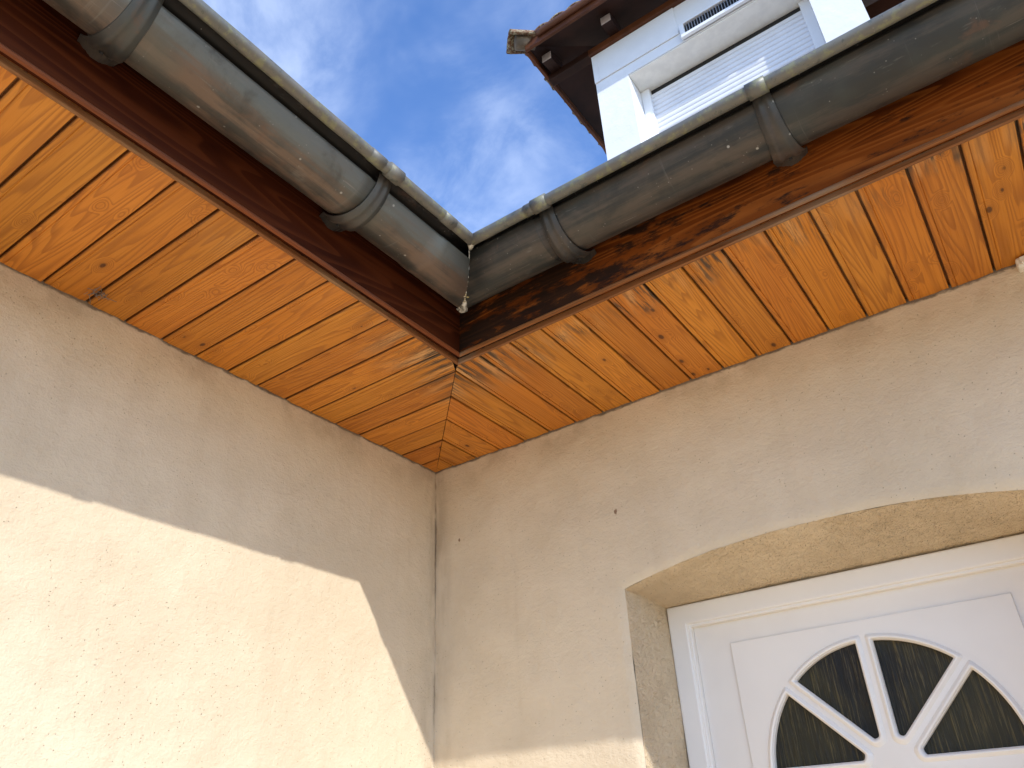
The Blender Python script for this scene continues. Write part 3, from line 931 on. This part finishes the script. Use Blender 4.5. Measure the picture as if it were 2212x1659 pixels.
# --- tiled roofs over both eaves, meeting in a valley
def roof_grid(side):
    RL = 3.0; pit = math.tan(R_(20))
    vs, fs = [], []
    L = AL if side == 'A' else BL
    alongs = axis_steps(-2.2, L, 0.025)
    outs = axis_steps(0.0, RL, 0.11)      # distance back from the eave
    n = len(outs)
    for a in alongs:
        for d in outs:
            o = 0.505-d
            z = 1.185+d*pit+0.014*math.sin(a*2*math.pi/0.19)+(0.012 if int(round(d/0.11)) % 3 == 0 else 0)
            al = max(a, o)                 # stop at the valley line
            vs.append(GP(side, o, al, z))
    for i in range(len(alongs)-1):
        for j in range(n-1):
            a = i*n+j
            fs.append((a, a+n, a+n+1, a+1))
    o = mesh('roof', vs, fs, M_tile, house, True, label='low tiled roof behind the '+('left' if side == 'A' else 'right')+' gutter')
    bm = bmesh.new(); bm.from_mesh(o.data)
    bmesh.ops.remove_doubles(bm, verts=bm.verts, dist=1e-5)
    bmesh.ops.recalc_face_normals(bm, faces=bm.faces); bm.to_mesh(o.data); bm.free()
    so = o.modifiers.new('tile', 'SOLIDIFY'); so.thickness = 0.015; so.offset = 0
roof_grid('A'); roof_grid('B')
# wooden deck edge under the tiles, closing the eave above the fascia
m = MB(); m.prism([(0.43, 1.150), (0.495, 1.150), (0.495, 1.158), (-0.2, 1.40), (-0.2, 1.37)], 'y', -AL, lambda o: -o)
m.prism([(-0.43, 1.150), (-0.495, 1.150), (-0.495, 1.158), (0.2, 1.40), (0.2, 1.37)], 'x', lambda o: -o, BL)
m.out('roof_deck', M_darkwood, house)

for side in 'AB':
    vs, fs = [], []
    prof = [(0.40, 1.215), (0.50, 1.1795), (0.520, 1.165), (0.522, 1.110), (0.519, 1.110), (0.517, 1.162), (0.499, 1.176), (0.40, 1.211)]
    for al in (None, AL if side == 'A' else BL):
        for o, z in prof: vs.append(GP(side, o, o if al is None else al, z))
    n = len(prof); fs = [(i, (i+1) % n, (i+1) % n+n, i+n) for i in range(n)]
    mesh('drip_flashing', vs, fs, M_zinc, house)
# small ivory housing high on wall B
v0 = W(1.64, 0, 0.985)
jb = empty('wall_box', v0, 'small ivory plastic housing fixed right below the soffit at the far right', 'fixture')
m = MB(); m.box(1.578, 1.70, -0.026, 0.004, 0.974, 0.9975); m.out('housing', M_lens, jb, False, 0.006)
m = MB(); m.box(1.586, 1.692, -0.031, -0.0265, 0.978, 0.994); m.out('cover', M_lens, jb, False, 0.002)

# dusty cobweb in a board joint, left soffit near the wall
m = MB()
rc = random.Random(3)
for i in range(26):
    p = Vector((0.055+rc.gauss(0, 0.008), -1.107+rc.gauss(0, 0.010), 0.997-abs(rc.gauss(0, 0.002))))
    q = p+Vector((rc.gauss(0, 0.014), rc.gauss(0, 0.010), rc.uniform(-0.003, 0.002)))
    m.tube([tuple(p), tuple((p+q)/2+Vector((0, 0, -0.001))), tuple(q)], 0.0006, 5)
cw = m.out('cobweb', plain('cobweb_grey', (0.20, 0.18, 0.16), 0.9), None, True, loc=W(0.055, -1.107, 0.997))
cw['label'] = 'small dusty grey cobweb caught in a joint of the left soffit boards'; cw['category'] = 'cobweb'

# ------------------------------------------------------------------ upper storey behind the right-hand roof
UY = 2.0
upper = empty('upper_storey', F(0.75, 2.6, 1.9), 'white rendered upper storey with closed roller shutter under a dark hipped tile roof', 'building')
ZB = 1.6
OX0, OX1, OZ = 0.122, 1.392, 4.862
DEP = 0.215
m = MB(F)
m.box(-0.143, OX0, UY, UY+0.3, ZB, 5.27); m.box(OX1, 1.652, UY, UY+0.3, ZB, 5.27)
m.box(OX0, OX1, UY, UY+0.3, OZ, 5.27); m.box(OX0, OX1, UY, UY+0.3, ZB, 3.4)
m.box(-0.143, 0.12, UY+0.3, UY+3.0, ZB, 5.27); m.box(1.40, 1.652, UY+0.3, UY+1.2, ZB, 5.27)
wallu = m.out('wall', M_upper, upper, False)
m = MB(F); m.box(-0.146, -0.10, UY-0.010, UY-0.001, 4.958, 5.268); m.box(-0.10, 0.55, UY-0.010, UY-0.001, 4.963, 5.268)
m.out('wall_band', M_upper, upper, False, 0.002)
# head of the recess and reveal lining (cream)
m = MB(F); m.box(OX0+0.001, OX1-0.001, UY+0.004, UY+DEP+0.03, OZ-0.012, OZ-0.001); m.out('lintel', M_cream, upper, False, 0.008)
# window: frame rails and shutter curtain
sy = UY+DEP
m = MB(F); m.box(OX0+0.002, OX1-0.002, sy+0.05, sy+0.07, 3.4, OZ-0.02)
wf = m.out('window', M_dark, upper, label='window closed by its white roller shutter')
for xa in (OX0+0.002, OX1-0.070):
    m = MB(F); m.box(xa, xa+0.068, sy-0.028, sy+0.03, 3.4, OZ-0.016); m.out('shutter_rail', M_white, wf, False, 0.004)
prof = []
z = 3.42
n = 0
vs, fs = [], []
while z < OZ-0.075:
    h = 0.046
    for t in range(7):
        u = t/6
        yy = sy+0.004-0.008*math.sin(math.pi*u)**0.8 if 0 < t < 6 else sy+0.010
        for xx in (OX0+0.069, OX1-0.069): vs.append(F(xx, yy, z+h*u))
    z += h
rows = len(vs)//2
fs = [(2*i, 2*i+1, 2*i+3, 2*i+2) for i in range(rows-1)]
mesh('shutter', vs, fs, M_slat, wf, False)
m = MB(F); m.box(OX0+0.071, OX1-0.071, sy+0.012, sy+0.045, OZ-0.06, OZ-0.013); m.out('shutter_slot', M_dark, wf)
# ventilation grille above the window
gx0, gx1, gz0, gz1 = 0.600, 1.10, 4.900, 5.000
m = MB(F)
m.box(gx0-0.035, gx1+0.03, UY-0.036, UY-0.0105, gz0-0.030, gz0); m.box(gx0-0.035, gx1+0.03, UY-0.036, UY-0.0105, gz1, gz1+0.014)
m.box(gx0-0.035, gx0, UY-0.036, UY-0.0105, gz0, gz1); m.box(gx1, gx1+0.03, UY-0.036, UY-0.0105, gz0, gz1)
gv = m.out('vent_grille', M_white, upper, False, 0.003, label='dark slatted vent grille in a white frame')
m = MB(F); m.box(gx0, gx1, UY-0.012, UY-0.006, gz0, gz1); m.out('vent_opening', M_dark, gv)
m = MB(F)
x = gx0+0.014
while x < gx1-0.01:
    m.box(x, x+0.0035, UY-0.028, UY-0.013, gz0, gz1); x += 0.0205
m.out('vent_slats', plain('grey_slats', (0.30, 0.31, 0.34), 0.5), gv)

# roof: hipped, eaves EY in front and EX at the left
EX, EY, EZ = -0.550, 1.660, 5.405
pt = math.tan(R_(17))
m = MB(F)
RX = 4.6; RYB = 6.0
# underside boarding (lies just above the wall plate), front and left slopes meeting on the hip
def deck_z(x, y, base): return base+pt*min(x-EX, y-EY)
hip = 2.2
base = EZ-0.030
vs = [(EX, EY, base), (RX, EY, base), (RX, EY+hip, base+pt*hip), (EX+hip, EY+hip, base+pt*hip), (EX, RYB, base), (EX+hip, RYB, base+pt*hip)]
up_ = [(x_, y_, z_+0.028) for x_, y_, z_ in vs]
m.add(vs+up_, [(0, 1, 2, 3), (0, 3, 5, 4), (6, 9, 8, 7), (6, 10, 11, 9), (0, 6, 7, 1), (0, 4, 10, 6), (1, 7, 8, 2), (2, 8, 9, 3), (3, 9, 11, 5), (4, 5, 11, 10)])
m.out('roof_deck', M_darkwood, upper)
# wall plate and fascias
m = MB(F); m.box(-0.155, 1.70, UY-0.035, UY+0.1, 5.272, 5.335); m.out('wall_plate', M_redwood, upper, False, 0.004)
m = MB(F); m.box(EX+0.01, RX, EY-0.004, EY+0.022, EZ-0.085, EZ+0.012)
m.out('eaves_board', M_redwood, upper, False, 0.004)
m = MB(F); m.box(EX-0.004, EX+0.022, EY+0.024, RYB, EZ-0.085, EZ+0.012)
m.out('eaves_board', M_redwood, upper, False, 0.004)
m = MB(F); m.box(EX+0.023, -0.144, UY-0.03, UY+0.045, 5.28, 5.345); m.out('purlin', M_darkwood, upper, False, 0.003)
# rafter tails with pale ends
for rx in (0.045, -0.490, 0.58, 1.115, 1.65):
    m = MB(F)
    zt = EZ-0.033+pt*(0.205)
    m.prism([(1.828, 5.310), (1.828, 5.392), (2.02, 5.45), (2.02, 5.34)], 'x', rx, rx+0.085)
    rt = m.out('rafter_tail', M_darkwood, upper, False, 0.002)
    m = MB(F); m.prism([(1.823, 5.312), (1.823, 5.390), (1.8275, 5.390), (1.8275, 5.312)], 'x', rx+0.002, rx+0.083)
    m.out('rafter_end', M_end, rt)
# clay tiles: two wavy sheets and a row of hip caps
def tiles(front):
    vs, fs = [], []
    al = axis_steps((EX if front else EY)-0.03, RX if front else RYB, 0.0145)
    bk_ = axis_steps(-0.045, hip, 0.075)
    n = len(bk_)
    rr = random.Random(5 if front else 6)
    jit = {}
    for a in al:
        ci = math.floor(a/0.145)
        jit.setdefault(ci, rr.uniform(-0.012, 0.012))
        ph = (a/0.145-ci)
        wave = 0.030*abs(math.sin(math.pi*ph))
        for b in bk_:
            d = b+(jit[ci] if b < 0 else 0)
            st_ = 0.012*(1-((b+0.045)/0.225 % 1))
            zz_ = EZ+0.004+wave+st_+pt*max(d, -0.02)
            a2 = max(a, (EX if front else EY)-0.03+0) 
            a3 = max(a2, (EX if front else EY)+d)
            vs.append(F(a3, EY+d, zz_) if front else F(EX+d, a3, zz_))
    for i in range(len(al)-1):
        for j in range(n-1):
            k = i*n+j
            fs.append((k, k+n, k+n+1, k+1))
    o = mesh('roof_tiles', vs, fs, M_tile, upper, True)
    bm = bmesh.new(); bm.from_mesh(o.data); bmesh.ops.remove_doubles(bm, verts=bm.verts, dist=1e-5)
    bmesh.ops.recalc_face_normals(bm, faces=bm.faces); bm.to_mesh(o.data); bm.free()
    so = o.modifiers.new('tile', 'SOLIDIFY'); so.thickness = 0.014; so.offset = 0
tiles(True); tiles(False)
for i in range(7):
    t0 = -0.085+i*0.30; t1 = t0+0.36
    vs, fs = [], []
    K = 14
    for j, t in enumerate((t0, t0+0.02, t1)):
        r = 0.088 if j < 2 else 0.070
        for k in range(K+1):
            a = math.pi*(k/K)*1.1-0.05*math.pi
            off = r*math.cos(a)/math.sqrt(2)
            wob = 0.006*noise.noise(Vector((k*0.8, i*3.3, j)))
            vs.append((EX+t+off+wob, EY+t-off+wob, EZ+0.010+pt*max(t, -0.05)+r*math.sin(a)*0.85+(0.018 if j < 2 else 0.0)))
    for j in range(2):
        for k in range(K):
            b = j*(K+1)+k
            fs.append((b, b+K+1, b+K+2, b+1))
    o = mesh('hip_tile', [F(*q) for q in vs], fs, M_tile, upper, True)
    so = o.modifiers.new('t', 'SOLIDIFY'); so.thickness = 0.022; so.offset = 0
# mortar filling under the first hip tile
m = MB(F)
m.tube([(EX-0.045, EY-0.045, EZ+0.012), (EX+0.06, EY+0.06, EZ+0.035)], [0.058, 0.058], 12)
m.out('hip_mortar', plain('mortar', (0.17, 0.13, 0.09), 0.9, 0.8, 60, 0.3), upper, True)
# brown half-round eaves gutter in front
m = MB(F)
K = 14
vs, fs = [], []
for x_ in axis_steps(EX+0.14, RX, 0.05):
    for k in range(K+1):
        a = math.pi*k/K
        vs.append((x_, EY-0.024+0.025*math.cos(a), EZ-0.008-0.025*math.sin(a)))
nx = len(vs)//(K+1)
for i in range(nx-1):
    for k in range(K):
        b = i*(K+1)+k
        fs.append((b, b+1, b+K+2, b+K+1))
o = mesh('eaves_gutter', [F(*q) for q in vs], fs, plain('brown_gutter', (0.12, 0.045, 0.022), 0.4, 0.1, 40, 0.15), upper, True)
so = o.modifiers.new('t', 'SOLIDIFY'); so.thickness = 0.004
# recessed timber-clad part to the right
m = MB(F); m.box(1.653, RX, UY+0.9, UY+1.1, ZB, 5.30); m.out('timber_cladding', M_darkwood, upper)
# unseen notched blocks added out past the eaves to cast shade on the shutter
m = MB(F)
x = 1.20
while x < 2.70:
    w_ = 0.0725
    e = 1.592
    if 1.78 < x < 1.90 or 2.05 < x < 2.17: e = 1.626
    if x < 1.55: e = 1.63
    m.box(x, x+w_-0.002, e, EY+0.02, EZ-0.02, EZ+0.008); x += w_
m.out('shade_blocks', M_tile, upper)
